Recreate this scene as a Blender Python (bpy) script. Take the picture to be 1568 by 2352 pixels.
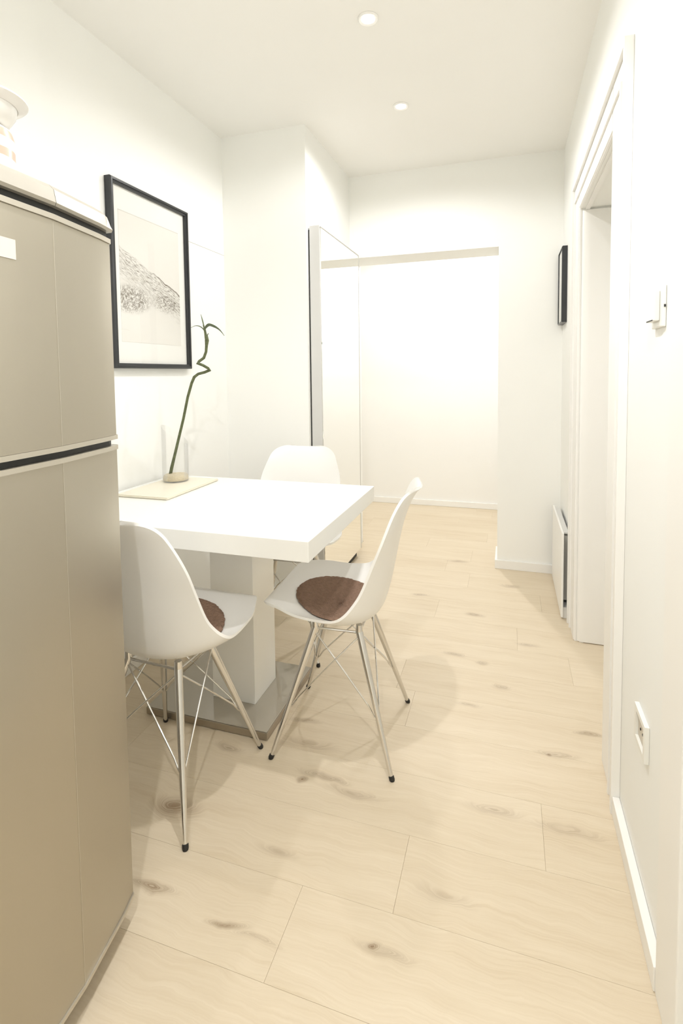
import bpy, bmesh, math, random
from mathutils import Vector, Matrix

for o in list(bpy.data.objects):
    bpy.data.objects.remove(o, do_unlink=True)
random.seed(7)
scene = bpy.context.scene
C = scene.collection
R = math.radians

# ------------------------------------------------------------------ camera
F_PX, CX, CY = 1194.0, 784.0, 925.6          # focal length and principal point, in pixels of 1568 x 2352
YAW, PITCH, ROLL = R(17.894), R(3.259), R(0.675)
CAM_H = 1.2
fwd = Vector((-math.sin(YAW)*math.cos(PITCH), math.cos(YAW)*math.cos(PITCH), -math.sin(PITCH)))
rgt0 = Vector((math.cos(YAW), math.sin(YAW), 0))
dwn0 = fwd.cross(rgt0)
rgt = math.cos(ROLL)*rgt0 + math.sin(ROLL)*dwn0
dwn = -math.sin(ROLL)*rgt0 + math.cos(ROLL)*dwn0
cam_data = bpy.data.cameras.new('camera')
cam = bpy.data.objects.new('camera', cam_data)
C.objects.link(cam)
mw = Matrix.Identity(4)
for i in range(3):
    mw[i][0] = rgt[i]; mw[i][1] = -dwn[i]; mw[i][2] = -fwd[i]
mw.translation = (0, 0, CAM_H)
cam.matrix_world = mw
cam_data.sensor_width = 36.0
cam_data.lens = F_PX*36.0/2352.0
cam_data.shift_y = -(1176.0-CY)/2352.0
cam_data.clip_start = 0.02
scene.camera = cam

# ------------------------------------------------------------------ world, exposure, lamps
world = bpy.data.worlds.new('world')
scene.world = world
world.use_nodes = True
world.node_tree.nodes['Background'].inputs[0].default_value = (1, 0.97, 0.92, 1)
world.node_tree.nodes['Background'].inputs[1].default_value = 0.3
vs = scene.view_settings
vs.view_transform = 'Standard'
vs.look = 'None'
vs.gamma = 1.0
vs.use_curve_mapping = False
vs.exposure = -0.40
scene.cycles.max_bounces = 14
scene.cycles.diffuse_bounces = 9
LAMP_COL = (1.0, 0.988, 0.995)
CEIL = 2.45
XL, XR = -1.46, 0.29          # left and right wall
YP, XP = 2.50, -0.985         # pillar front and its right edge
YS = 3.26                     # wall with the passage
LAMPS = [(-0.482, 1.85, 19, 168), (-0.492, 2.483, 22, 168), (-0.42, 1.05, 58, 140), (-0.10, -0.30, 72, 168)]   # x, y, watts, cone
LAMPS_BACK = [(-0.35, 4.02, 78, 168)]

def pix_ray(u, v):
    return ((u-CX)/F_PX)*rgt + ((v-CY)/F_PX)*dwn + fwd
def pix_on(u, v, axis, val):
    d = pix_ray(u, v); o = Vector((0, 0, CAM_H))
    return o + d*((val-o[axis])/d[axis])

# ------------------------------------------------------------------ materials
MATS = {}
def mat(name, col, rough=0.5, metal=0.0, noise=0.0, nscale=8.0, bump=0.0, bscale=60.0, coat=0.0, spec=0.5, stretch=None):
    m = bpy.data.materials.new(name); m.use_nodes = True
    nt = m.node_tree; b = nt.nodes['Principled BSDF']
    b.inputs['Base Color'].default_value = (*col, 1)
    b.inputs['Roughness'].default_value = rough
    b.inputs['Metallic'].default_value = metal
    b.inputs['Coat Weight'].default_value = coat
    b.inputs['Specular IOR Level'].default_value = spec
    tc = nt.nodes.new('ShaderNodeTexCoord')
    src = tc.outputs['Object']
    if stretch:
        mp = nt.nodes.new('ShaderNodeMapping'); mp.inputs['Scale'].default_value = stretch
        nt.links.new(src, mp.inputs['Vector']); src = mp.outputs['Vector']
    if noise > 0:
        n = nt.nodes.new('ShaderNodeTexNoise'); n.inputs['Scale'].default_value = nscale
        n.inputs['Detail'].default_value = 3
        nt.links.new(src, n.inputs['Vector'])
        mx = nt.nodes.new('ShaderNodeMix'); mx.data_type = 'RGBA'
        mx.inputs[6].default_value = (*[c*(1-noise) for c in col], 1)
        mx.inputs[7].default_value = (*[min(1, c*(1+noise)) for c in col], 1)
        nt.links.new(n.outputs['Fac'], mx.inputs[0])
        nt.links.new(mx.outputs[2], b.inputs['Base Color'])
    if bump > 0:
        n2 = nt.nodes.new('ShaderNodeTexNoise'); n2.inputs['Scale'].default_value = bscale
        n2.inputs['Detail'].default_value = 4
        nt.links.new(src, n2.inputs['Vector'])
        bp = nt.nodes.new('ShaderNodeBump'); bp.inputs['Strength'].default_value = bump
        bp.inputs['Distance'].default_value = 0.002 if bump < .9 else 0.008
        nt.links.new(n2.outputs['Fac'], bp.inputs['Height'])
        nt.links.new(bp.outputs['Normal'], b.inputs['Normal'])
    MATS[name] = m
    return m

WALL = mat('wall_paint', (0.88, 0.885, 0.86), 0.7, noise=0.012, nscale=3, bump=0.05, bscale=180)
CEILM = mat('ceiling_paint', (0.89, 0.885, 0.86), 0.8, noise=0.01, nscale=3, bump=0.04, bscale=150)
TRIM = mat('white_trim_paint', (0.87, 0.865, 0.84), 0.35, noise=0.01, nscale=5)
BRIGHT = mat('bright_white_wall', (0.88, 0.88, 0.86), 0.7, noise=0.01, nscale=3, bump=0.04, bscale=160)
SUB = mat('floor_underlay', (0.40, 0.29, 0.18), 0.8, noise=0.1, nscale=20)
SHELL = mat('white_plastic_shell', (0.84, 0.835, 0.81), 0.32, noise=0.008, nscale=6)
CHROME = mat('chrome_tube', (0.73, 0.72, 0.70), 0.09, 1.0, noise=0.03, nscale=30)
RUBBER = mat('black_rubber', (0.015, 0.015, 0.014), 0.6, noise=0.1, nscale=40)
LACQ = mat('white_lacquer', (0.86, 0.86, 0.83), 0.22, noise=0.008, nscale=4)
LACQ_SIDE = mat('white_lacquer_edge', (0.80, 0.79, 0.75), 0.3, noise=0.01, nscale=6)
PLATE = mat('glossy_base_glass', (0.42, 0.385, 0.32), 0.04, 0.0, noise=0.02, nscale=5, coat=0.6, spec=0.8)
PLATE_E = mat('brushed_plate_edge', (0.40, 0.35, 0.28), 0.3, 0.7, noise=0.06, nscale=30, stretch=(1, 1, 20))
FRIDGE = mat('satin_steel_door', (0.475, 0.440, 0.365), 0.33, 0.88, noise=0.02, nscale=14, bump=0.02, bscale=300, stretch=(1, 1, 0.15))
FRIDGE_T = mat('champagne_trim', (0.58, 0.545, 0.47), 0.28, 0.7, noise=0.02, nscale=20)
FRIDGE_C = mat('satin_cap', (0.44, 0.415, 0.36), 0.42, 0.6, noise=0.02, nscale=20)
FRIDGE_B = mat('fridge_grey_body', (0.50, 0.48, 0.44), 0.5, 0.2, noise=0.02, nscale=8)
BLACK = mat('black_gap', (0.012, 0.013, 0.012), 0.5, noise=0.1, nscale=20)
FRAME = mat('black_frame_wood', (0.022, 0.024, 0.026), 0.3, noise=0.15, nscale=30)
MATB = mat('white_mat_board', (0.85, 0.85, 0.83), 0.8, noise=0.006, nscale=10)
TRAY = mat('cream_tray', (0.78, 0.74, 0.62), 0.4, noise=0.02, nscale=12)
SAND = mat('beige_sand', (0.70, 0.62, 0.46), 0.95, noise=0.25, nscale=220, bump=0.8, bscale=300)
STEM = mat('bamboo_stem', (0.085, 0.100, 0.040), 0.55, noise=0.75, nscale=110, bump=0.4, bscale=120)
LEAF = mat('bamboo_leaf', (0.12, 0.155, 0.085), 0.45, noise=0.25, nscale=40)
PAD = mat('brown_felt', (0.275, 0.180, 0.130), 0.97, noise=0.28, nscale=90, bump=1.0, bscale=160, spec=0.1)
SWITCH = mat('white_switch_plastic', (0.82, 0.82, 0.78), 0.35, noise=0.006, nscale=12)
SOCK_D = mat('socket_recess', (0.60, 0.55, 0.47), 0.5, noise=0.02, nscale=12)
MIRROR = mat('mirror_glass', (0.96, 0.965, 0.95), 0.012, 1.0, noise=0.004, nscale=2)
ALU = mat('white_aluminium_profile', (0.66, 0.66, 0.65), 0.3, 0.15, noise=0.01, nscale=10)
BOWL = mat('white_ceramic', (0.80, 0.79, 0.76), 0.25, noise=0.01, nscale=10)
SEAM = mat('grey_seam', (0.55, 0.54, 0.50), 0.7, noise=0.02, nscale=10)

def emit_mat(name, col, strength):
    m = bpy.data.materials.new(name); m.use_nodes = True
    nt = m.node_tree; nt.nodes.clear()
    e = nt.nodes.new('ShaderNodeEmission'); o = nt.nodes.new('ShaderNodeOutputMaterial')
    e.inputs[0].default_value = (*col, 1); e.inputs[1].default_value = strength
    nt.links.new(e.outputs[0], o.inputs[0]); return m
LENS = emit_mat('lit_lamp_lens', (1.0, 0.97, 0.92), 14.0)

def glass_mat(name, tint, refl=0.9, rough=0.0, ior=1.45):
    m = bpy.data.materials.new(name); m.use_nodes = True
    nt = m.node_tree; nt.nodes.clear()
    o = nt.nodes.new('ShaderNodeOutputMaterial')
    t = nt.nodes.new('ShaderNodeBsdfTransparent'); t.inputs[0].default_value = (*tint, 1)
    g = nt.nodes.new('ShaderNodeBsdfGlossy'); g.inputs['Roughness'].default_value = rough
    fr = nt.nodes.new('ShaderNodeFresnel'); fr.inputs[0].default_value = ior
    mu = nt.nodes.new('ShaderNodeMath'); mu.operation = 'MULTIPLY'; mu.inputs[1].default_value = refl
    mx = nt.nodes.new('ShaderNodeMixShader')
    nt.links.new(fr.outputs[0], mu.inputs[0]); nt.links.new(mu.outputs[0], mx.inputs[0])
    nt.links.new(t.outputs[0], mx.inputs[1]); nt.links.new(g.outputs[0], mx.inputs[2])
    nt.links.new(mx.outputs[0], o.inputs[0]); return m
GLASS = glass_mat('clear_glass', (0.997, 0.997, 0.995), 0.35)
PANE = glass_mat('picture_glass', (0.995, 0.995, 0.99), 0.12)

# floor: pale oak with grain along X and knots
KNOTS = [  # x, y, radius x, radius y, strength
    (-0.581, 1.363, .020, .013, .95), (-0.52, 1.388, .09, .016, .55), (-0.42, 1.36, .10, .020, .40),
    (-0.879, 1.166, .075, .045, .75), (-0.794, 0.955, .075, .014, .70), (-0.775, 0.953, .022, .014, .6),
    (-0.575, 0.937, .050, .010, .65), (-0.50, 0.925, .06, .008, .35), (-0.264, 0.985, .016, .010, .8), (-0.245, 0.980, .07, .012, .35),
    (0.132, 1.685, .018, .010, .75), (0.15, 1.688, .07, .014, .40), (-0.212, 2.189, .05, .016, .55),
    (-0.134, 1.138, .07, .022, .25), (-0.037, 1.417, .09, .020, .35), (0.149, 1.403, .10, .020, .30), (-0.10, 2.16, .03, .02, .45),
    (-0.155, 2.585, .05, .022, .5), (-0.449, 2.736, .05, .02, .45), (-0.667, 1.61, .06, .018, .5), (-0.023, 2.0, .04, .02, .45),
    (0.255, 1.819, .05, .012, .6), (-0.548, 1.136, .06, .018, .30), (-0.85, 1.42, .06, .02, .45), (0.02, 3.0, .06, .03, .4),
    (-0.30, 3.3, .07, .03, .4), (-0.13, 1.86, .05, .015, .35), (-0.62, 1.50, .12, .03, .35), (0.08, 2.35, .06, .02, .35)]
def floor_mat():
    m = bpy.data.materials.new('pale_oak_planks'); m.use_nodes = True
    nt = m.node_tree; N = nt.nodes; L = nt.links; b = N['Principled BSDF']
    def math_(op, a, c=None, clamp=False):
        n = N.new('ShaderNodeMath'); n.operation = op; n.use_clamp = clamp
        for i, x in enumerate((a, c)):
            if x is None: continue
            if isinstance(x, (int, float)): n.inputs[i].default_value = x
            else: L.new(x, n.inputs[i])
        return n.outputs[0]
    geo = N.new('ShaderNodeNewGeometry'); info = N.new('ShaderNodeObjectInfo')
    pos = geo.outputs['Position']
    # gentle warp of the grain
    wn = N.new('ShaderNodeTexNoise'); wn.inputs['Scale'].default_value = 7.0; wn.inputs['Detail'].default_value = 5
    L.new(pos, wn.inputs['Vector'])
    wsub = N.new('ShaderNodeVectorMath'); wsub.operation = 'SUBTRACT'; wsub.inputs[1].default_value = (.5, .5, .5)
    L.new(wn.outputs['Color'], wsub.inputs[0])
    wsc = N.new('ShaderNodeVectorMath'); wsc.operation = 'SCALE'; wsc.inputs['Scale'].default_value = 0.06
    L.new(wsub.outputs[0], wsc.inputs[0])
    wp = N.new('ShaderNodeVectorMath'); wp.operation = 'ADD'
    L.new(pos, wp.inputs[0]); L.new(wsc.outputs[0], wp.inputs[1])
    # knots
    ksum = None
    for (x, y, rx, ry, s) in KNOTS:
        sb = N.new('ShaderNodeVectorMath'); sb.operation = 'SUBTRACT'; sb.inputs[1].default_value = (x, y, 0)
        L.new(wp.outputs[0], sb.inputs[0])
        mu = N.new('ShaderNodeVectorMath'); mu.operation = 'MULTIPLY'; mu.inputs[1].default_value = (1/rx, 1/ry, 0)
        L.new(sb.outputs[0], mu.inputs[0])
        ln = N.new('ShaderNodeVectorMath'); ln.operation = 'LENGTH'; L.new(mu.outputs[0], ln.inputs[0])
        mr = N.new('ShaderNodeMapRange'); mr.interpolation_type = 'SMOOTHSTEP'
        mr.inputs['From Min'].default_value = 1.25; mr.inputs['From Max'].default_value = 0.0
        mr.inputs['To Min'].default_value = 0.0; mr.inputs['To Max'].default_value = s
        L.new(ln.outputs['Value'], mr.inputs['Value'])
        ksum = mr.outputs[0] if ksum is None else math_('MAXIMUM', ksum, mr.outputs[0])
    # grain rings: bent around the knots
    off = N.new('ShaderNodeCombineXYZ'); L.new(math_('MULTIPLY', info.outputs['Random'], 9.0), off.inputs[0])
    L.new(math_('MULTIPLY', info.outputs['Random'], 5.0), off.inputs[2])
    L.new(math_('MULTIPLY', ksum, 0.10), off.inputs[1])
    gp = N.new('ShaderNodeVectorMath'); gp.operation = 'ADD'; L.new(wp.outputs[0], gp.inputs[0]); L.new(off.outputs[0], gp.inputs[1])
    mp = N.new('ShaderNodeMapping'); mp.inputs['Scale'].default_value = (1.1, 16.0, 1.0); L.new(gp.outputs[0], mp.inputs['Vector'])
    n1 = N.new('ShaderNodeTexNoise'); n1.inputs['Scale'].default_value = 2.2; n1.inputs['Detail'].default_value = 5; n1.inputs['Roughness'].default_value = .6
    L.new(mp.outputs[0], n1.inputs['Vector'])
    mp2 = N.new('ShaderNodeMapping'); mp2.inputs['Scale'].default_value = (5.0, 170.0, 1.0); L.new(gp.outputs[0], mp2.inputs['Vector'])
    n2 = N.new('ShaderNodeTexNoise'); n2.inputs['Scale'].default_value = 1.5; n2.inputs['Detail'].default_value = 3
    L.new(mp2.outputs[0], n2.inputs['Vector'])
    n3 = N.new('ShaderNodeTexNoise'); n3.inputs['Scale'].default_value = 2.0; n3.inputs['Detail'].default_value = 2
    mp3 = N.new('ShaderNodeMapping'); mp3.inputs['Scale'].default_value = (.8, 4.0, 1.0); L.new(gp.outputs[0], mp3.inputs['Vector'])
    L.new(mp3.outputs[0], n3.inputs['Vector'])
    g = math_('ADD', math_('MULTIPLY', math_('SUBTRACT', n1.outputs['Fac'], .5), 0.80), math_('MULTIPLY', math_('SUBTRACT', n2.outputs['Fac'], .5), 0.75))
    g = math_('ADD', g, math_('MULTIPLY', math_('SUBTRACT', n3.outputs['Fac'], .5), 0.55))
    g = math_('ADD', g, math_('MULTIPLY', math_('SUBTRACT', info.outputs['Random'], .5), 0.16))
    g = math_('ADD', g, 0.42, clamp=True)
    ramp = N.new('ShaderNodeValToRGB'); L.new(g, ramp.inputs[0])
    e = ramp.color_ramp.elements
    e[0].position = 0.0; e[0].color = (0.722, 0.632, 0.492, 1)
    e[1].position = 1.0; e[1].color = (0.553, 0.446, 0.305, 1)
    em = ramp.color_ramp.elements.new(0.5); em.color = (0.653, 0.557, 0.416, 1)
    kf = math_('MULTIPLY', ksum, math_('ADD', math_('MULTIPLY', math_('SUBTRACT', n2.outputs['Fac'], .38), 2.6), 0.50, clamp=True), clamp=True)
    mx = N.new('ShaderNodeMix'); mx.data_type = 'RGBA'; L.new(kf, mx.inputs[0]); L.new(ramp.outputs[0], mx.inputs[6])
    mx.inputs[7].default_value = (0.17, 0.095, 0.038, 1)
    L.new(mx.outputs[2], b.inputs['Base Color'])
    b.inputs['Roughness'].default_value = 0.48
    b.inputs['Specular IOR Level'].default_value = 0.35
    bp = N.new('ShaderNodeBump'); bp.inputs['Strength'].default_value = 0.12; bp.inputs['Distance'].default_value = 0.001
    L.new(n2.outputs['Fac'], bp.inputs['Height']); L.new(bp.outputs[0], b.inputs['Normal'])
    return m
OAK = floor_mat()

# ------------------------------------------------------------------ mesh helpers
def add_box(bm, lo, hi):
    x0, y0, z0 = lo; x1, y1, z1 = hi
    v = [bm.verts.new(p) for p in ((x0,y0,z0),(x1,y0,z0),(x1,y1,z0),(x0,y1,z0),(x0,y0,z1),(x1,y0,z1),(x1,y1,z1),(x0,y1,z1))]
    for f in ((3,2,1,0),(4,5,6,7),(0,1,5,4),(1,2,6,5),(2,3,7,6),(3,0,4,7)):
        bm.faces.new([v[i] for i in f])
    return v
def box_bm(lo, hi, bevel=0.0, seg=2):
    bm = bmesh.new(); add_box(bm, lo, hi)
    if bevel > 0:
        bmesh.ops.bevel(bm, geom=bm.edges[:], offset=bevel, segments=seg, profile=0.5, affect='EDGES')
    return bm
def frames(pts):
    out = []; up = None
    for i, p in enumerate(pts):
        t = (pts[min(i+1, len(pts)-1)] - pts[max(i-1, 0)]).normalized()
        if up is None:
            up = Vector((0,0,1)) if abs(t.z) < .9 else Vector((1,0,0))
        a = t.cross(up).normalized(); up = a.cross(t).normalized()
        out.append((a, up))
    return out
def add_tube(bm, pts, rad, n=10, caps=True):
    pts = [Vector(p) for p in pts]
    if not hasattr(rad, '__len__'): rad = [rad]*len(pts)
    rings = []
    for p, r, (a, b) in zip(pts, rad, frames(pts)):
        rings.append([bm.verts.new(p + (a*math.cos(2*math.pi*k/n) + b*math.sin(2*math.pi*k/n))*r) for k in range(n)])
    for r0, r1 in zip(rings, rings[1:]):
        for k in range(n):
            bm.faces.new((r0[k], r0[(k+1)%n], r1[(k+1)%n], r1[k]))
    if caps:
        bm.faces.new(rings[0][::-1]); bm.faces.new(rings[-1])
def add_lathe(bm, prof, n=40, centre=(0,0,0), close=False):
    rings = []
    for r, z in prof:
        if r < 1e-6:
            rings.append([bm.verts.new((centre[0], centre[1], centre[2]+z))])
        else:
            rings.append([bm.verts.new((centre[0]+r*math.cos(2*math.pi*k/n), centre[1]+r*math.sin(2*math.pi*k/n), centre[2]+z)) for k in range(n)])
    pairs = list(zip(rings, rings[1:]))
    if close: pairs.append((rings[-1], rings[0]))
    for a, b in pairs:
        for k in range(n):
            k2 = (k+1) % n
            if len(a) == 1 and len(b) == 1: continue
            if len(a) == 1: bm.faces.new((a[0], b[k2], b[k]))
            elif len(b) == 1: bm.faces.new((a[k], a[k2], b[0]))
            else: bm.faces.new((a[k], a[k2], b[k2], b[k]))
def add_prism(bm, poly, z0, z1):
    """poly: list of (x, y); extruded along z"""
    a = [bm.verts.new((x, y, z0)) for x, y in poly]; b = [bm.verts.new((x, y, z1)) for x, y in poly]
    n = len(poly)
    bm.faces.new(a[::-1]); bm.faces.new(b)
    for k in range(n):
        bm.faces.new((a[k], a[(k+1)%n], b[(k+1)%n], b[k]))
def obj(name, bm, material, parent=None, smooth=False, angle=35):
    bmesh.ops.recalc_face_normals(bm, faces=bm.faces[:])
    me = bpy.data.meshes.new(name); bm.to_mesh(me); bm.free()
    me.materials.append(material)
    if smooth:
        for p in me.polygons: p.use_smooth = True
        me.set_sharp_from_angle(angle=R(angle))
    o = bpy.data.objects.new(name, me); C.objects.link(o)
    if parent is not None: o.parent = parent
    return o
def tag(o, label, cat, group=None):
    o['label'] = label; o['category'] = cat
    if group: o['group'] = group
    return o
def thing(name, label, cat, loc=(0,0,0), rotz=0.0, group=None):
    o = bpy.data.objects.new(name, None); C.objects.link(o)
    o.empty_display_size = 0.1
    o.location = loc; o.rotation_euler = (0, 0, rotz)
    return tag(o, label, cat, group)
def struct(name, bm, material, label=None, parent=None, smooth=False):
    o = obj(name, bm, material, parent, smooth)
    if parent is None:
        o['kind'] = 'structure'
        if label: o['label'] = label
    return o
def at(bm, off):
    bmesh.ops.translate(bm, verts=bm.verts[:], vec=off); return bm

# ------------------------------------------------------------------ the room shell
T = 0.12
Y0, YB = -1.3, 4.66
fl = struct('floor', box_bm((-2.3, Y0-T, -0.08), (1.2, YB+T, -0.006)), SUB, 'pale oak plank floor with dark knots and fine seams')
ROW = 0.205
JOINTS = {0: [-0.454], 1: [-0.239], 2: [-1.17, 0.091], -1: [-1.05, 0.05], 3: [-0.72], 4: [-0.33], -2: [-0.62]}
def plank(x0, x1, y0, y1):
    g = 0.0002; c = 0.0003
    bm = bmesh.new()
    lo = [bm.verts.new(p) for p in ((x0+g,y0+g,-.0055),(x1-g,y0+g,-.0055),(x1-g,y1-g,-.0055),(x0+g,y1-g,-.0055))]
    mid = [bm.verts.new((v.co.x, v.co.y, -c)) for v in lo]
    top = [bm.verts.new(p) for p in ((x0+g+c,y0+g+c,0),(x1-g-c,y0+g+c,0),(x1-g-c,y1-g-c,0),(x0+g+c,y1-g-c,0))]
    bm.faces.new(top)
    for a, b in ((lo, mid), (mid, top)):
        for k in range(4): bm.faces.new((a[k], a[(k+1)%4], b[(k+1)%4], b[k]))
    obj('plank', bm, OAK, fl)
k = -11
while True:
    y0 = 0.862 + k*ROW; y1 = y0 + ROW
    if y0 >= YB: break
    if y1 > Y0:
        ya, yb_ = max(y0, Y0), min(y1, YB)
        ym = (ya+yb_)/2
        if ym < YP: x0, x1 = XL, XR
        elif ym < YS: x0, x1 = XP, XR
        elif ym < 3.50: x0, x1 = XP, XR
        else: x0, x1 = -2.2, 1.1
        if 1.62 < ym < 2.56: x1 = 0.60
        if k in JOINTS: js = JOINTS[k]
        else:
            rr = random.Random(k*31+5); s = x0 - rr.uniform(0.1, 1.1); js = []
            while s < x1:
                s += rr.choice((1.1, 1.28, 1.28)); js.append(s)
        cuts = [x0] + [j for j in sorted(js) if x0+.08 < j < x1-.08] + [x1]
        for a, b in zip(cuts, cuts[1:]): plank(a, b, ya, yb_)
    k += 1

struct('ceiling', box_bm((-2.3, Y0-T, CEIL), (1.2, YB+T, CEIL+.1)), CEILM, 'smooth white ceiling with recessed downlights')
wl = struct('wall_left', box_bm((XL-T, Y0, 0), (XL, YP, CEIL)), WALL, 'white left wall behind the dining table')
obj('wall_seam', box_bm((XL, 2.18, 1.8365), (XL+.0012, YP, 1.8385)), SEAM, wl)
obj('wall_panel', box_bm((XL, Y0, 0.05), (XL+.012, 1.367, CEIL)), WALL, wl)
struct('wall_pillar', box_bm((XL-T, YP, 0), (XP, YS, CEIL)), WALL, 'white wall block that juts out beside the mirror door')
bm = bmesh.new()          # wall with the passage: left bit, lintel, right stub
add_box(bm, (-2.3, YS, 0), (XP, 3.51, CEIL)); add_box(bm, (XP, YS, 1.938), (-0.064, 3.51, CEIL)); add_box(bm, (-0.064, YS, 0), (XR, 3.51, CEIL))
struct('wall_passage', bm, WALL, 'white wall with a wide passage opening and low lintel')
struct('wall_back', box_bm((-2.3, YB, 0), (1.2, YB+T, CEIL)), BRIGHT, 'brightly lit white wall of the room beyond the passage')
struct('wall_hall_left', box_bm((-2.3, 3.51, 0), (-2.2, YB, CEIL)), BRIGHT, 'white side wall of the room beyond the passage')
struct('wall_hall_right', box_bm((1.1, 3.51, 0), (1.2, YB, CEIL)), BRIGHT, 'white end wall of the room beyond the passage')
struct('wall_front', box_bm((XL-T, Y0-T, 0), (XR+.35, Y0, CEIL)), WALL, 'white wall behind the viewer')
# right wall with a deep doorway
DY0, DY1, DZ = 1.705, 2.455, 1.885
bm = bmesh.new()
add_box(bm, (XR, Y0, 0), (XR+.35, DY0, CEIL)); add_box(bm, (XR, DY0, DZ), (XR+.35, DY1, CEIL)); add_box(bm, (XR, DY1, 0), (XR+.35, 3.51, CEIL))
struct('wall_right', bm, WALL, 'white right wall with a deep doorway')
d1 = struct('door_1', box_bm((XR+.29, DY0+.004, .004), (XR+.33, DY1-.004, DZ-.004), .003), TRIM, 'white closed door leaf deep inside the right doorway')
bm = bmesh.new(); add_tube(bm, [(XR+.29, 1.78, 1.0), (XR+.245, 1.78, 1.0), (XR+.24, 1.80, 1.0), (XR+.24, 1.89, 1.0)], .008)
obj('door_handle', bm, CHROME, d1, True)
# casing round the doorway: a flat board with a stepped rim, in one frame
def casing_ring(bm, y0o, y0i, y1i, y1o, zi, zo, x):
    add_box(bm, (x, y0o, 0), (XR-.0005, y0i, zo)); add_box(bm, (x, y1i, 0), (XR-.0005, y1o, zo)); add_box(bm, (x, y0i, zi), (XR-.0005, y1i, zo))
bm = bmesh.new(); casing_ring(bm, 1.515, 1.705, 2.455, 2.62, 1.885, 2.012, XR-.012)
bmesh.ops.bevel(bm, geom=[e for e in bm.edges if abs(e.verts[0].co.x-e.verts[1].co.x) < 1e-5 and e.verts[0].co.x < XR-.01], offset=.004, segments=3, affect='EDGES')
tr1 = struct('trim_1', bm, TRIM, 'wide white casing round the right doorway')
bm = bmesh.new()
add_box(bm, (XR-.022, 1.497, 0), (XR-.0005, 1.515, 2.03)); add_box(bm, (XR-.022, 1.515, 2.0125), (XR-.0005, 2.62, 2.03)); add_box(bm, (XR-.022, 2.62, 0), (XR-.0005, 2.638, 2.03))
obj('outer_moulding', bm, TRIM, tr1)
bm = bmesh.new(); add_box(bm, (XR-.018, 1.566, 0), (XR-.0121, 1.578, 1.955)); add_box(bm, (XR-.018, 1.578, 1.943), (XR-.0121, 2.575, 1.955)); add_box(bm, (XR-.018, 2.575, 0), (XR-.0121, 2.587, 1.955))
obj('inner_bead', bm, TRIM, tr1)
bm = bmesh.new(); add_box(bm, (XR+.012, DY0+.0005, 0), (XR+.028, DY0+.008, DZ-.0005)); add_box(bm, (XR+.012, DY1-.008, 0), (XR+.028, DY1-.0005, DZ-.0005)); add_box(bm, (XR+.012, DY0+.008, DZ-.008), (XR+.028, DY1-.008, DZ-.0005))
obj('stop_bead', bm, TRIM, tr1)
# rounded plaster corner on the far jamb
bm = bmesh.new(); poly = [(XR+.002, DY1-.001), (XR+.28, DY1-.001), (XR+.28, DY1-.012), (XR+.035, DY1-.012)]
poly += [(XR+.035-.033*math.sin(a), DY1-.001-.011*math.cos(a)) for a in [R(x) for x in range(15, 91, 15)]]
add_prism(bm, poly, .004, DZ-.009); obj('rounded_corner', bm, TRIM, tr1, True)
# near end of the right wall: edge of another casing
struct('trim_2', box_bm((XR-.016, .95, 0), (XR-.0005, 1.072, 2.03), .003), TRIM, 'edge of a white door casing at the near end of the right wall')

# baseboards
BH = .052
struct('baseboard_right', box_bm((XR-.019, 1.0725, 0.0005), (XR-.0005, 1.4965, BH), .002), TRIM, 'low white baseboard under the wall socket')
struct('baseboard_left', box_bm((XL+.0005, 1.3675, 0.0005), (XL+.013, YP-.0005, BH), .002), TRIM, 'low white baseboard behind the dining table')
bm = bmesh.new(); add_box(bm, (-0.077, YS-.013, 0.0005), (XR-.014, YS-.0005, BH)); add_box(bm, (-0.077, YS-.0005, .0005), (-0.0645, 3.51, BH))
struct('baseboard_passage', bm, TRIM, 'low white baseboard wrapping the short wall beside the passage')
struct('baseboard_back', box_bm((-2.19, YB-.013, .0005), (1.09, YB-.0005, BH), .002), TRIM, 'low white baseboard of the room beyond')
bm = bmesh.new(); add_box(bm, (XL+.014, YP-.013, .0005), (XP, YP-.0005, BH)); add_box(bm, (XP+.0005, YP-.013, .0005), (XP+.012, YS, BH))
struct('baseboard_pillar', bm, TRIM, 'low white baseboard of the wall block behind the far chair')

# ------------------------------------------------------------------ downlights
def downlight(x, y, watts, cone, label, group=None):
    t = thing('downlight', label, 'ceiling light', (x, y, CEIL), 0, group)
    bm = bmesh.new(); add_lathe(bm, [(.0245, -.0005), (.0245, -.004), (.033, -.007), (.0365, -.004), (.037, -.0005)], 40, close=True)
    obj('trim_ring', bm, TRIM, t, True)
    bm = bmesh.new(); add_lathe(bm, [(0, -.0035), (.016, -.0035), (.024, -.002), (.024, -.0006), (0, -.0006)], 32)
    obj('lens', bm, LENS, t, True)
    ld = bpy.data.lights.new('downlight_lamp', 'SPOT'); ld.energy = watts; ld.color = LAMP_COL
    ld.spot_size = R(cone); ld.spot_blend = 0.35 if cone > 150 else 0.8; ld.shadow_soft_size = 0.022
    lo = bpy.data.objects.new('downlight_lamp', ld); C.objects.link(lo); lo.parent = t; lo.location = (0, 0, -.032)
    return t
downlight(*LAMPS[0], 'lit round ceiling downlight above the white table')
downlight(*LAMPS[1], 'lit round ceiling downlight nearer the passage, beyond the table')
downlight(*LAMPS[2], 'lit round ceiling downlight between the fridge and the table')
downlight(*LAMPS[3], 'lit round ceiling downlight at the kitchen end of the room, before the fridge')
for p in LAMPS_BACK: downlight(*p, 'lit round ceiling downlight in the room beyond the passage')

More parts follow.
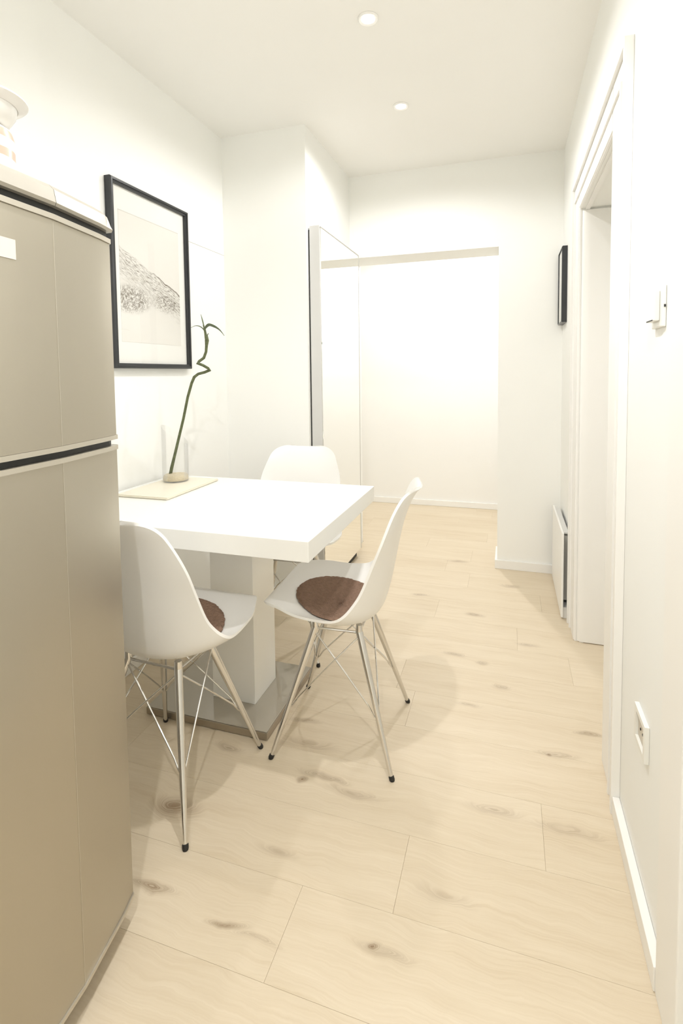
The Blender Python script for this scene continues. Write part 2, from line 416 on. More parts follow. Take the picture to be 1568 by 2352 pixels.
# ------------------------------------------------------------------ mirror sliding door
t = thing('mirror_door', 'tall mirrored sliding door with pale frame beside the passage', 'mirror door', (-.95, 2.53, 0))
MX0, MX1, MY0, MY1, MZ0, MZ1 = -.978, -.922, 2.525, 3.225, .055, 1.955
o_ = Vector((-.95, 2.53, 0))
obj('door_leaf', at(box_bm((MX0, MY0, MZ0), (MX1, MY1, MZ1), .002), -o_), ALU, t)
obj('mirror_panel', at(box_bm((MX1+.0003, MY0+.006, MZ0+.004), (MX1+.0043, MY1-.001, MZ1-.012)), -o_), MIRROR, t)
bm = bmesh.new(); add_box(bm, (MX1+.0003, MY0+.002, MZ1-.0115), (MX1+.006, MY1+.002, MZ1-.008)); add_box(bm, (MX1+.0003, MY1-.0008, MZ0+.002), (MX1+.006, MY1+.0025, MZ1-.0117))
obj('mirror_edge', at(bm, -o_), SEAM, t)
bm = bmesh.new(); add_box(bm, (-.962, MY0+.02, .0008), (-.948, MY1, .056)); obj('under_leaf_shade', at(bm, -o_), BLACK, t)  # black bar added as painted shade in the gap under the leaf
bm = bmesh.new(); add_box(bm, (MX0-.005, MY0+.0, .06), (MX0-.0003, MY0+.01, MZ1-.02)); obj('back_gap_shade', at(bm, -o_), BLACK, t)  # black strip painted in for the shaded gap between leaf and wall

# ------------------------------------------------------------------ table
TX0, TX1, TY0, TY1, TZ = XL+.014, -.51, 1.275, 1.99, .75
to = Vector((-.94, 1.66, 0))
t = thing('dining_table', 'white lacquered pedestal table with thick square top against the wall', 'table', to)
obj('tabletop', at(box_bm((TX0, TY0, TZ-.058), (TX1, TY1, TZ), .0015), -to), LACQ, t)
obj('pedestal', at(box_bm((-1.02, 1.597, .0305), (-.850, 1.767, TZ-.0585), .0012), -to), LACQ, t)
obj('base_plate', at(box_bm((-1.215, 1.479, .0275), (-.748, 1.874, .0305), .001, 1), -to), PLATE, t)
obj('base_edge', at(box_bm((-1.217, 1.477, .003), (-.746, 1.876, .0273), .001, 1), -to), PLATE_E, t)
for fx in (-1.18, -.785):
    for fy in (1.50, 1.84):
        bm = bmesh.new(); add_lathe(bm, [(0, 0), (.012, 0), (.012, .0028), (0, .0028)], 16, (fx, fy, 0)); obj('glide', at(bm, -to), RUBBER, t)

# ------------------------------------------------------------------ chairs
PROF = [(.222, .472), (.205, .487), (.163, .480), (.095, .456), (.028, .430), (-.038, .419), (-.094, .424), (-.135, .446), (-.153, .492), (-.168, .556), (-.183, .634), (-.200, .710), (-.224, .780), (-.249, .827), (-.266, .844)]
RIM = [(.172, .216, .478), (.178, .200, .493), (.200, .152, .498), (.224, .095, .491), (.230, .040, .485), (.234, -.008, .4845), (.235, -.042, .489), (.228, -.066, .503), (.217, -.088, .528), (.208, -.112, .566), (.202, -.142, .640), (.196, -.172, .714), (.171, -.200, .788), (.150, -.228, .836), (.130, -.256, .851)]
def catmull(pts):
    P = [Vector(p) for p in pts]; P = [2*P[0]-P[1]] + P + [2*P[-1]-P[-2]]
    dense = []
    for i in range(1, len(P)-2):
        for k in range(20):
            u = k/20
            dense.append(.5*((2*P[i]) + (-P[i-1]+P[i+1])*u + (2*P[i-1]-5*P[i]+4*P[i+1]-P[i+2])*u*u + (-P[i-1]+3*P[i]-3*P[i+1]+P[i+2])*u**3))
    dense.append(P[-2])
    return dense
def smooth_(d, n):
    for _ in range(n): d = [d[0]] + [(d[i-1]+2*d[i]+d[i+1])/4 for i in range(1, len(d)-1)] + [d[-1]]
    return d
DEN = smooth_(catmull([(0, *p) for p in PROF]), 25)
RDEN = smooth_(catmull(RIM), 25)
ARC = [0]
for p_, q_ in zip(DEN, DEN[1:]): ARC.append(ARC[-1]+(q_-p_).length)
LEN = ARC[-1]
def index_at(s):
    s = max(0, min(LEN, s)); lo_, hi_ = 0, len(ARC)-1
    while hi_-lo_ > 1:
        m_ = (lo_+hi_)//2
        if ARC[m_] <= s: lo_ = m_
        else: hi_ = m_
    return lo_ + (s-ARC[lo_])/max(1e-9, ARC[hi_]-ARC[lo_])
def lerp_list(d, g):
    g = max(0, min(len(d)-1, g)); i = min(int(g), len(d)-2)
    return d[i].lerp(d[i+1], g-i)
def half_width(s):
    return lerp_list(RDEN, index_at(s)).x
def shell_pt(s, t, lift=0.0):
    g = index_at(s); a = abs(t)**2.3
    w = half_width(s); rf, rb = .050, .062
    if s < rf: w -= rf*(1-math.sqrt(max(0, 1-((rf-s)/rf)**2)))
    if s > LEN-rb: w -= rb*(1-math.sqrt(max(0, 1-((s-LEN+rb)/rb)**2)))
    q = lerp_list(DEN, g).lerp(lerp_list(RDEN, g), a)
    q0 = lerp_list(DEN, g-5).lerp(lerp_list(RDEN, g-5), a); q1 = lerp_list(DEN, g+5).lerp(lerp_list(RDEN, g+5), a)
    tn = Vector((q1.y-q0.y, q1.z-q0.z)).normalized()
    return Vector((w*t, q.y + tn.y*lift, q.z - tn.x*lift))
def shell_bm():
    bm = bmesh.new(); nt_ = 28
    ss = []
    for a, b, n in ((0, .050, 9), (.050, LEN-.062, 42), (LEN-.062, LEN, 10)):
        for k in range(n):
            u = k/n
            if a == 0: u = 1-math.cos(u*math.pi/2)
            elif b == LEN: u = math.sin(u*math.pi/2)
            ss.append(a+(b-a)*u)
    ss.append(LEN)
    inn = []; out = []
    for s in ss:
        ri = [bm.verts.new(shell_pt(s, -1+2*k/nt_, 0)) for k in range(nt_+1)]
        ro = [bm.verts.new(shell_pt(s, -1+2*k/nt_, -.0075)) for k in range(nt_+1)]
        inn.append(ri); out.append(ro)
    for i in range(len(ss)-1):
        for k in range(nt_):
            bm.faces.new((inn[i][k], inn[i][k+1], inn[i+1][k+1], inn[i+1][k]))
            bm.faces.new((out[i][k+1], out[i][k], out[i+1][k], out[i+1][k+1]))
        for kk in (0, nt_):
            bm.faces.new((inn[i][kk], inn[i+1][kk], out[i+1][kk], out[i][kk]))
    for i in (0, -1):
        for k in range(nt_):
            bm.faces.new((inn[i][k], inn[i][k+1], out[i][k+1], out[i][k]))
    return bm
LEG_TOP = {}
FX, FYF, FYR = .188, .183, -.199       # foot positions
def leg_line(sx, sy):
    top = Vector((sx*.088, .062 if sy > 0 else -.082, .390)); bot = Vector((sx*FX, FYF if sy > 0 else FYR, .0))
    return top, bot
def make_chair():
    t = thing('dining_chair', '-', 'chair')
    obj('seat_shell', shell_bm(), SHELL, t, True, 40)
    for sx in (-1, 1):
        for sy in (-1, 1):
            a, b = leg_line(sx, sy); d = (a-b).normalized()
            bm = bmesh.new()
            add_tube(bm, [b+d*.010, b.lerp(a, .3), b.lerp(a, .7), a], [.0064, .0084, .0106, .0115], 16)
            lg = obj('leg', bm, CHROME, t, True)
            bm = bmesh.new(); add_tube(bm, [b+Vector((0,0,.0005)), b+Vector((0,0,.003))+d*.001, b+d*.012, b+d*.0135], [.0074, .0082, .0082, .0068], 14)
            obj('rubber_foot', bm, RUBBER, lg, True)
    # crossed wires on each of the four sides
    cor = [(-1,-1), (1,-1), (1,1), (-1,1)]
    for i in range(4):
        for p, q, dz in ((cor[i], cor[(i+1)%4], 0), (cor[(i+1)%4], cor[i], .005)):
            a, b = leg_line(*p); c, d_ = leg_line(*q)
            st = a.lerp(b, .03); en = c.lerp(d_, .60)
            out = Vector((st.x+en.x, st.y+en.y, 0)); out = out.normalized()*dz
            near = st.lerp(en, .93)+Vector((0, 0, -.012))
            bm = bmesh.new()
            add_tube(bm, [st+out, st.lerp(en, .5)+out, st.lerp(en, .86)+out+Vector((0,0,-.004)), near+out*.5, st.lerp(en, .97)+Vector((0,0,-.013)), en], .0026, 8)
            obj('brace', bm, CHROME, t, True)
    tp = [leg_line(*c)[0] + Vector((0, 0, -.004)) for c in cor]
    bm = bmesh.new()
    for i in range(4): add_tube(bm, [tp[i], tp[(i+1)%4]], .004, 8)
    obj('mounting_ring', bm, CHROME, t, True)
    for c in cor:
        a, _ = leg_line(*c)
        bm = bmesh.new(); add_lathe(bm, [(0, 0), (.0115, 0), (.0115, .010), (.010, .026), (0, .026)], 16, (a.x, a.y, a.z-.004))
        obj('shock_mount', bm, CHROME, t, True)
    return t
def dup(root, loc, rotz, label):
    r = root.copy(); C.objects.link(r); r.location = loc; r.rotation_euler = (0, 0, rotz); r['label'] = label
    for ch in list(root.children):
        c = ch.copy(); C.objects.link(c); c.parent = r
        for g in ch.children:
            d = g.copy(); C.objects.link(d); d.parent = c
    return r
# local +y is where the sitter faces
CH1 = ((-.950, 1.273, 0), R(-3))
CH2 = ((-.531, 1.612, 0), R(93.5))
CH3 = ((-.936, 2.105, 0), R(183.5))
chair = make_chair()
chair.location, chair.rotation_euler = CH1[0], (0, 0, CH1[1])
chair['label'] = 'white shell chair next to the fridge, its back turned to the fridge side'
chair['group'] = 'white shell chairs round the table'
dup(chair, *CH2, 'white shell chair in the open floor, facing the table pedestal and the wall')
dup(chair, *CH3, 'white shell chair behind the table, between it and the wall block')

def seat_pad(loc, rotz, label):
    t = thing('seat_pad', label, 'seat pad', loc, rotz, 'brown felt seat pads')
    bm = bmesh.new(); rnd = random.Random(3)
    sc, rs, rx, th = ARC[20*4]+.030, .158, .158, .009
    nr, na = 30, 120
    def P(rr, a, lift):
        s = sc + rs*rr*math.sin(a)*(1.0 if math.sin(a) > 0 else 1.0)
        w = half_width(s); tt = rx*rr*math.cos(a)/w
        return shell_pt(s, tt, lift)
    cen = bm.verts.new(P(0, 0, .0032+th)); prev = None; rings = []
    for i in range(1, nr+1):
        rr = i/nr
        lift = th*math.sqrt(max(0, 1-max(0, (rr-.9)/.1)**2)) if rr > .9 else th
        ring = []
        for k in range(na):
            a = 2*math.pi*k/na
            ring.append(bm.verts.new(P(rr*(1+ (rnd.uniform(-.012, .012) if i == nr else 0)), a, .0032+lift+rnd.uniform(-.0014, .0014)*(i < nr))))
        rings.append(ring)
    for k in range(na): bm.faces.new((cen, rings[0][k], rings[0][(k+1)%na]))
    for a_, b_ in zip(rings, rings[1:]):
        for k in range(na): bm.faces.new((a_[k], b_[k], b_[(k+1)%na], a_[(k+1)%na]))
    und = [bm.verts.new(P(.985, 2*math.pi*k/na, .0026)) for k in range(na)]
    for k in range(na): bm.faces.new((rings[-1][k], und[k], und[(k+1)%na], rings[-1][(k+1)%na]))
    prevr = und
    for rr in (.7, .4, .15):
        rg = [bm.verts.new(P(rr, 2*math.pi*k/na, .0026)) for k in range(na)]
        for k in range(na): bm.faces.new((prevr[k], rg[k], rg[(k+1)%na], prevr[(k+1)%na]))
        prevr = rg
    bm.faces.new(prevr)
    obj('felt_disc', bm, PAD, t, True, 60)
seat_pad(*CH1, 'brown fluffy round pad on the chair next to the fridge')
seat_pad(*CH2, 'brown fluffy round pad on the chair in the open floor')

# ------------------------------------------------------------------ fridge
FY0, FY1 = .313, .887
fo = Vector((-1.10, .60, 0))
t = thing('fridge', 'satin steel top-freezer fridge with bowed doors', 'fridge', fo)
def bow(y, off=0.0):      # front surface of the doors, with a crease at both thirds
    tab = [(.313, -.7805), (.36, -.7685), (.486, -.7475), (.60, -.7425), (.714, -.7475), (.84, -.7685), (.887, -.7805)]
    for (y0, x0), (y1, x1) in zip(tab, tab[1:]):
        if y <= y1: return x0+(x1-x0)*(y-y0)/(y1-y0)+off
    return tab[-1][1]+off
YSMP = [FY0, FY0+.004, .33, .36, .40, .44, .486, .52, .56, .60, .64, .68, .714, .75, .79, .84, .865, FY1-.004, FY1]
def front_poly(off, back, inset=0.0):
    pts = []
    for i, y in enumerate(YSMP):
        x = bow(y, off)
        if i in (0, len(YSMP)-1): x -= .006
        pts.append((x, min(max(y, FY0+inset), FY1-inset)))
    return pts + [(back, FY1-inset), (back, FY0+inset)]
def slab(name, off, back, z0, z1, m, parent, inset=0.0, smooth=False):
    bm = bmesh.new(); add_prism(bm, front_poly(off, back, inset), z0, z1)
    return obj(name, at(bm, -fo), m, parent, True, 6)
obj('body', at(box_bm((-1.395, FY0+.004, .045), (-.856, FY1-.004, 1.512), .004), -fo), FRIDGE_B, t)
ld = slab('fridge_door', 0, -.853, .066, 1.048, FRIDGE, t)
slab('top_trim', .0035, -.853, 1.0483, 1.0572, FRIDGE_T, ld)
slab('bottom_trim', .003, -.853, .058, .0657, FRIDGE_T, ld)
fd = slab('freezer_door', 0, -.853, 1.0785, 1.4690, FRIDGE, t)
slab('bottom_trim', .0035, -.853, 1.0695, 1.0782, FRIDGE_T, fd)
slab('top_trim', .0035, -.853, 1.4693, 1.4785, FRIDGE_T, fd)
slab('handle_recess', -.007, -.853, 1.0575, 1.0692, BLACK, t, .012)
slab('grip_gap', -.007, -.853, 1.4788, 1.4925, BLACK, t, .004)
for par, za, zb in ((ld, .0662, 1.0478), (fd, 1.0787, 1.4688)):
    for yc in (.486, .714):
        obj('crease_highlight', at(box_bm((bow(yc)-.0005, yc-.0005, za), (bow(yc)+.0005, yc+.0005, zb)), -fo), FRIDGE_T, par)  # thin paler strip added as a painted highlight along the door crease
# sloping cap in three pieces with a seam
def cap(y_a, y_b):
    bm = bmesh.new(); ys = [y_a] + [y for y in YSMP if y_a+.003 < y < y_b-.003] + [y_b]
    rows = []
    for y in ys:
        x = bow(y, .004)
        yt = min(max(y, FY0+.010), FY1-.010); xe = -.004 if y in (FY0, FY1) else 0.0
        rows.append([bm.verts.new(p) for p in ((-.856, y, 1.4928), (x, y, 1.4928), (x+.003, y, 1.498), (x-.002+xe, yt, 1.521), (x-.012+xe, yt, 1.5305), (-1.38, yt, 1.534), (-1.38, yt, 1.513), (-.856, yt, 1.513))])
    n = 8
    for a, b in zip(rows, rows[1:]):
        for k in range(n): bm.faces.new((a[k], a[(k+1)%n], b[(k+1)%n], b[k]))
    bm.faces.new(rows[0]); bm.faces.new(rows[-1][::-1])
    obj('top_cap', at(bm, -fo), FRIDGE_C, t)
cap(FY0, .4855); cap(.4867, .7165); cap(.7177, FY1)
for fy in (.36, .84):
    for fx in (-.90, -1.34):
        bm = bmesh.new(); add_lathe(bm, [(0, 0), (.018, 0), (.018, .01), (.010, .011), (.010, .0118), (0, .0118)], 16, (fx, fy, 0)); obj('foot', at(bm, -fo), RUBBER, t)
obj('plinth', at(box_bm((-1.36, FY0+.02, .012), (-.885, FY1-.02, .0447)), -fo), BLACK, t)
# magnet note on the freezer door
bm = bmesh.new()
pz0, pz1 = 1.385, 1.416
ys = [.55, .575, .60, .615, .636]
fr_ = [[bm.verts.new((bow(y, .0006), y, z)) for y in ys] for z in (pz0, pz1)]
bk_ = [[bm.verts.new((bow(y, .0016), y, z)) for y in ys] for z in (pz0, pz1)]
for k in range(len(ys)-1):
    bm.faces.new((fr_[0][k], fr_[0][k+1], fr_[1][k+1], fr_[1][k])); bm.faces.new((bk_[0][k], bk_[0][k+1], bk_[1][k+1], bk_[1][k]))
    for r_ in (0, 1): bm.faces.new((fr_[r_][k], fr_[r_][k+1], bk_[r_][k+1], bk_[r_][k]))
for k in (0, -1): bm.faces.new((fr_[0][k], fr_[1][k], bk_[1][k], bk_[0][k]))
tag(obj('fridge_magnet', bm, mat('pale_pink_magnet', (0.72, 0.67, 0.61), .45, noise=.02, nscale=30)), 'small pale rectangular magnet stuck to the freezer door', 'magnet')

# canister and bowl on top of the fridge
def stripe_mat():
    m = mat('striped_ceramic', (0.8, 0.78, 0.72), .3, noise=.01)
    nt = m.node_tree; b = nt.nodes['Principled BSDF']
    for l in list(b.inputs['Base Color'].links): nt.links.remove(l)
    tc = nt.nodes.new('ShaderNodeTexCoord'); sp = nt.nodes.new('ShaderNodeSeparateXYZ'); nt.links.new(tc.outputs['Object'], sp.inputs[0])
    nz = nt.nodes.new('ShaderNodeTexNoise'); nz.inputs['Scale'].default_value = 25; nt.links.new(tc.outputs['Object'], nz.inputs['Vector'])
    ad = nt.nodes.new('ShaderNodeMath'); ad.operation = 'MULTIPLY_ADD'; ad.inputs[1].default_value = .006; nt.links.new(nz.outputs['Fac'], ad.inputs[0]); nt.links.new(sp.outputs[2], ad.inputs[2])
    w = nt.nodes.new('ShaderNodeMath'); w.operation = 'MULTIPLY'; w.inputs[1].default_value = 2*math.pi/.036; nt.links.new(ad.outputs[0], w.inputs[0])
    s = nt.nodes.new('ShaderNodeMath'); s.operation = 'SINE'; nt.links.new(w.outputs[0], s.inputs[0])
    r = nt.nodes.new('ShaderNodeValToRGB'); nt.links.new(s.outputs[0], r.inputs[0])
    r.color_ramp.elements[0].position = .0; r.color_ramp.elements[0].color = (0.82, 0.80, 0.74, 1)
    r.color_ramp.elements[1].position = .28; r.color_ramp.elements[1].color = (0.60, 0.36, 0.28, 1)
    nt.links.new(r.outputs[0], b.inputs['Base Color']); return m
cp = (-.934, .738)
bm = bmesh.new(); add_lathe(bm, [(0, 0), (.050, 0), (.054, .004), (.0545, .108), (.050, .124), (.044, .128), (.040, .128), (.040, .01), (0, .01)], 48)
o = obj('canister', bm, stripe_mat(), None, True); o.location = (*cp, 1.535)
tag(o, 'pink and white striped canister standing on the fridge', 'canister')
t = thing('bowl', 'white bowl with a wide rim resting on the striped canister', 'bowl', (*cp, 1.6635))
bm = bmesh.new(); add_lathe(bm, [(0, 0), (.030, 0), (.048, .010), (.058, .026), (.061, .040), (.057, .040), (.054, .028), (.044, .013), (.028, .005), (0, .004)], 56)
obj('bowl_body', bm, BOWL, t, True)
bm = bmesh.new(); add_lathe(bm, [(.0618, .0385), (.076, .046), (.079, .049), (.078, .052), (.066, .049), (.058, .0445), (.0575, .0405), (.061, .0404)], 56, close=True)
obj('rim', bm, BOWL, t, True)

# ------------------------------------------------------------------ pictures
def print_mat(W, H):
    m = bpy.data.materials.new('hillside_print'); m.use_nodes = True
    nt = m.node_tree; N = nt.nodes; L = nt.links; b = N['Principled BSDF']
    def mth(op, a, c=None, clamp=False):
        n = N.new('ShaderNodeMath'); n.operation = op; n.use_clamp = clamp
        for i, x in enumerate((a, c)):
            if x is None: continue
            if isinstance(x, (int, float)): n.inputs[i].default_value = x
            else: L.new(x, n.inputs[i])
        return n.outputs[0]
    def sm(v, a, c):
        n = N.new('ShaderNodeMapRange'); n.interpolation_type = 'SMOOTHSTEP'
        n.inputs['From Min'].default_value = a; n.inputs['From Max'].default_value = c; L.new(v, n.inputs['Value']); return n.outputs[0]
    tc = N.new('ShaderNodeTexCoord'); sp = N.new('ShaderNodeSeparateXYZ'); L.new(tc.outputs['Object'], sp.inputs[0])
    u = mth('MULTIPLY', sp.outputs[1], 1/W); v = mth('MULTIPLY', sp.outputs[2], 1/H)
    nb = N.new('ShaderNodeTexNoise'); nb.inputs['Scale'].default_value = 14; nb.inputs['Detail'].default_value = 3; L.new(tc.outputs['Object'], nb.inputs['Vector'])
    wob = mth('MULTIPLY', mth('SUBTRACT', nb.outputs['Fac'], .5), .06)
    ridge = mth('ADD', mth('SUBTRACT', .735, mth('MULTIPLY', u, .285)), wob)
    d = mth('SUBTRACT', ridge, v)                       # > 0 below the ridge
    # streaks that run down the slope
    cv = N.new('ShaderNodeCombineXYZ')
    along = mth('ADD', mth('MULTIPLY', u, 1.0), mth('MULTIPLY', v, -.35))
    L.new(mth('MULTIPLY', along, 8), cv.inputs[0])
    fan = mth('MULTIPLY', d, mth('SUBTRACT', 1.5, mth('MULTIPLY', u, .3)))
    L.new(mth('MULTIPLY', fan, 55), cv.inputs[1])
    st = N.new('ShaderNodeTexNoise'); st.inputs['Scale'].default_value = 1.6; st.inputs['Detail'].default_value = 6; st.inputs['Roughness'].default_value = .7; st.inputs['Distortion'].default_value = .7
    L.new(cv.outputs[0], st.inputs['Vector'])
    streak = sm(st.outputs['Fac'], .44, .72)
    band = mth('MULTIPLY', sm(d, 0.0, .012), mth('SUBTRACT', 1.0, sm(d, .10, .30)))
    a = mth('MULTIPLY', streak, band)
    # stony patch low on the left
    vs_ = N.new('ShaderNodeTexNoise'); vs_.inputs['Scale'].default_value = 110; vs_.inputs['Detail'].default_value = 5; vs_.inputs['Distortion'].default_value = 1.2; L.new(tc.outputs['Object'], vs_.inputs['Vector'])
    du = mth('MULTIPLY', mth('SUBTRACT', u, .14), 2.9); dv = mth('MULTIPLY', mth('SUBTRACT', v, .335), 8.5)
    rr = mth('ADD', mth('POWER', mth('ABSOLUTE', du), 2), mth('POWER', mth('ABSOLUTE', dv), 2))
    patch = mth('MULTIPLY', mth('SUBTRACT', 1.0, sm(rr, .15, 1.25)), sm(vs_.outputs['Fac'], .36, .62))
    du2 = mth('MULTIPLY', mth('SUBTRACT', u, .74), 3.6); dv2 = mth('MULTIPLY', mth('SUBTRACT', v, .345), 12)
    rr2 = mth('ADD', mth('POWER', mth('ABSOLUTE', du2), 2), mth('POWER', mth('ABSOLUTE', dv2), 2))
    patch2 = mth('MULTIPLY', mth('MULTIPLY', mth('SUBTRACT', 1.0, sm(rr2, .1, 1.2)), sm(vs_.outputs['Fac'], .42, .66)), .75)
    edge = mth('MULTIPLY', mth('MULTIPLY', sm(d, -.002, .003), mth('SUBTRACT', 1.0, sm(d, .004, .014))), sm(u, .35, .75))
    tot = mth('ADD', mth('MULTIPLY', a, 1.35), mth('ADD', mth('MULTIPLY', patch, .85), mth('ADD', patch2, edge)), clamp=True)
    haze = mth('MULTIPLY', mth('MULTIPLY', sm(d, .0, .1), mth('SUBTRACT', 1.0, sm(d, .2, .5))), .06)
    tot = mth('ADD', tot, haze, clamp=True)
    line = mth('MULTIPLY', sm(v, .990, .996), .25)
    mx = N.new('ShaderNodeMix'); mx.data_type = 'RGBA'; L.new(mth('ADD', tot, line, clamp=True), mx.inputs[0])
    mx.inputs[6].default_value = (0.78, 0.765, 0.735, 1); mx.inputs[7].default_value = (0.13, 0.10, 0.068, 1)
    L.new(mx.outputs[2], b.inputs['Base Color']); b.inputs['Roughness'].default_value = .7
    return m
def frame_ring(y0, y1, z0, z1, bar, xa, xb):
    bm = bmesh.new()
    prof = [(xa, 0), (xb-.004*(1 if xb > xa else -1), 0), (xb, .004), (xb, bar*.55), (xb-.005*(1 if xb > xa else -1), bar*.62), (xb-.006*(1 if xb > xa else -1), bar), (xa, bar)]
    cs = [(y0, z0, 1, 1), (y1, z0, -1, 1), (y1, z1, -1, -1), (y0, z1, 1, -1)]
    rings = [[bm.verts.new((x, y+sy*w, z+sz*w)) for x, w in prof] for y, z, sy, sz in cs]
    n = len(prof)
    for i in range(4):
        a, b = rings[i], rings[(i+1)%4]
        for k in range(n): bm.faces.new((a[k], a[(k+1)%n], b[(k+1)%n], b[k]))
    return bm
P0, P1, PZ0, PZ1 = 1.637, 2.137, 1.230, 1.957
po = Vector((XL, (P0+P1)/2, PZ0))
t = thing('framed_picture', 'large black-framed print of a pale grassy hillside above the table', 'picture', po)
obj('frame', at(frame_ring(P0, P1, PZ0, PZ1, .020, XL+.0008, XL+.030), -po), FRAME, t)
obj('mat_board', at(box_bm((XL+.010, P0+.014, PZ0+.014), (XL+.0125, P1-.014, PZ1-.014)), -po), MATB, t)
PW, PH = .384, .512
o = obj('print', box_bm((0, 0, 0), (.0008, PW, PH)), print_mat(PW, PH), t); o.location = Vector((XL+.0127, 1.690, 1.336)) - po
obj('glass', at(box_bm((XL+.0165, P0+.0145, PZ0+.0145), (XL+.0175, P1-.0145, PZ1-.0145)), -po), PANE, t)
S0, S1, SZ0, SZ1 = 3.025, 3.243, 1.46, 1.862
po = Vector((XR, (S0+S1)/2, SZ0))
t = thing('small_picture', 'narrow black-framed picture on the right wall near the passage', 'picture', po)
obj('frame', at(frame_ring(S0, S1, SZ0, SZ1, .011, XR-.0008, XR-.028), -po), FRAME, t)
obj('mat_board', at(box_bm((XR-.0225, S0+.012, SZ0+.012), (XR-.0095, S1-.012, SZ1-.012)), -po), MATB, t)
obj('glass', at(box_bm((XR-.0245, S0+.0125, SZ0+.0125), (XR-.0236, S1-.0125, SZ1-.0125)), -po), PANE, t)

# ------------------------------------------------------------------ tray, vase, bamboo
trz = TZ+.0005
ty = [(-1.395, 1.565), (-1.168, 1.565), (-1.175, 1.925), (-1.395, 1.925)]
bm = bmesh.new(); add_prism(bm, ty, trz, trz+.009)
bmesh.ops.bevel(bm, geom=bm.edges[:], offset=.003, segments=2, affect='EDGES')
tag(obj('tray', bm, TRAY), 'thin cream rectangular tray lying on the white table', 'tray')
vb = pix_on(404, 1104, 2, trz+.0095)
vx, vy, vz = vb.x, vb.y, trz+.0095
VR = .0535
t = thing('glass_vase', 'clear glass cylinder vase with slanted rim and sand in the bottom', 'vase', (vx, vy, vz))
bm = bmesh.new(); n = 56
prof = [(0, 0), (VR-.004, 0), (VR, .004), (VR, .10), ('top', 1), ('top', 0), (VR-.0025, .10), (VR-.0025, .005), (0, .005)]
rings = []
for r, z in prof:
    if r == 0: rings.append([bm.verts.new((0, 0, z))]); continue
    ring = []
    for k_ in range(n):
        a = 2*math.pi*k_/n; rad = r if r != 'top' else (VR if z == 1 else VR-.0025)
        x, y = rad*math.cos(a), rad*math.sin(a)
        zz = z if r != 'top' else .195 - (x*rgt.x + y*rgt.y)*.75
        ring.append(bm.verts.new((x, y, zz)))
    rings.append(ring)
for a, b in zip(rings, rings[1:]):
    for k_ in range(n):
        k2 = (k_+1) % n
        if len(a) == 1: bm.faces.new((a[0], b[k_], b[k2]))
        elif len(b) == 1: bm.faces.new((a[k_], a[k2], b[0]))
        else: bm.faces.new((a[k_], a[k2], b[k2], b[k_]))
obj('glass_body', bm, GLASS, t, True, 50)
bm = bmesh.new(); rnd = random.Random(5)
add_lathe(bm, [(0, .0056), (VR-.004, .0056), (VR-.0032, .008), (VR-.0034, .020), (VR-.008, .0275), (VR*.6, .0292), (VR*.3, .0300), (0, .0300)], 48)
for v in bm.verts:
    if v.co.z > .024: v.co.z += rnd.uniform(-.0012, .0012)
obj('sand', bm, SAND, t, True)
# the stalk leans across the vase in a plane facing the room
vdep = (Vector((vx, vy, vz)) - Vector((0, 0, CAM_H))).dot(fwd)
def at_depth(u, v, d=0.0):
    r_ = pix_ray(u, v); return Vector((0, 0, CAM_H)) + r_*((vdep+d)/r_.dot(fwd))
path = [(391, 1091, 0), (394, 1075, 0), (400, 1050, 0), (410, 1008, 0), (421, 962, 0), (431, 912, 0), (440, 880, 0), (446, 866, 0), (455, 859, .005), (470, 855, .012), (482, 850, .014), (478, 846, .005), (466, 839, -.012), (453, 834, -.014), (457, 830, -.008), (468, 822, .004), (473, 808, .004), (474, 794, 0), (475, 782, 0), (474, 770, 0)]
base = at_depth(391, 1091)
t = thing('bamboo_stalk', 'zigzag lucky bamboo stalk with small leaves leaning in the glass vase', 'plant', base)
bm = bmesh.new(); pts = [at_depth(*p)-base for p in path]
rad = [.0066, .0068, .0060, .0057, .0055, .0056, .0058, .0062, .0058, .0058, .0062, .0056, .0056, .0062, .0056, .0060, .0056, .0062, .0088, .0055]
add_tube(bm, pts, rad, 12); obj('stem', bm, STEM, t, True)
bm = bmesh.new(); pts = [at_depth(*p)-base for p in [(474, 778, 0), (472, 768, 0), (470, 757, 0), (467, 746, 0)]]
add_tube(bm, pts, [.0075, .0055, .0045, .0030], 10); obj('shoot', bm, STEM, t, True)
def leaf(px, width, dep):
    bm = bmesh.new(); P_ = [at_depth(u, v, dd)-base for (u, v), dd in zip(px, dep)]
    P3 = []
    for i in range(len(P_)-1):
        for q in range(4): P3.append(P_[i].lerp(P_[i+1], q/4))
    P3.append(P_[-1]); n_ = len(P3)
    for _ in range(3): P3 = [P3[0]]+[(P3[i-1]+2*P3[i]+P3[i+1])/4 for i in range(1, n_-1)]+[P3[-1]]
    sd = fwd
    L_, M_, R_ = [], [], []
    for i, p in enumerate(P3):
        w = width*math.sin(math.pi*min(.97, .12+.88*i/(n_-1)))**.8
        tn = (P3[min(i+1, n_-1)]-P3[max(i-1, 0)]).normalized(); nn = sd.cross(tn).normalized()
        side = (sd + nn*.5).normalized()
        L_.append(bm.verts.new(p+side*w+nn*w*.2)); M_.append(bm.verts.new(p)); R_.append(bm.verts.new(p-side*w+nn*w*.2))
    for i in range(n_-1):
        bm.faces.new((L_[i], L_[i+1], M_[i+1], M_[i])); bm.faces.new((M_[i], M_[i+1], R_[i+1], R_[i]))
    o = obj('leaf', bm, LEAF, t, True)
    md = o.modifiers.new('thick', 'SOLIDIFY'); md.thickness = .0012; md.offset = 0
leaf([(468, 750), (466, 742), (464, 734), (461, 722)], .0035, (0, 0, 0, 0))
leaf([(469, 760), (464, 753), (457, 749), (448, 748), (438, 753)], .0040, (0, 0, .01, .02, .03))
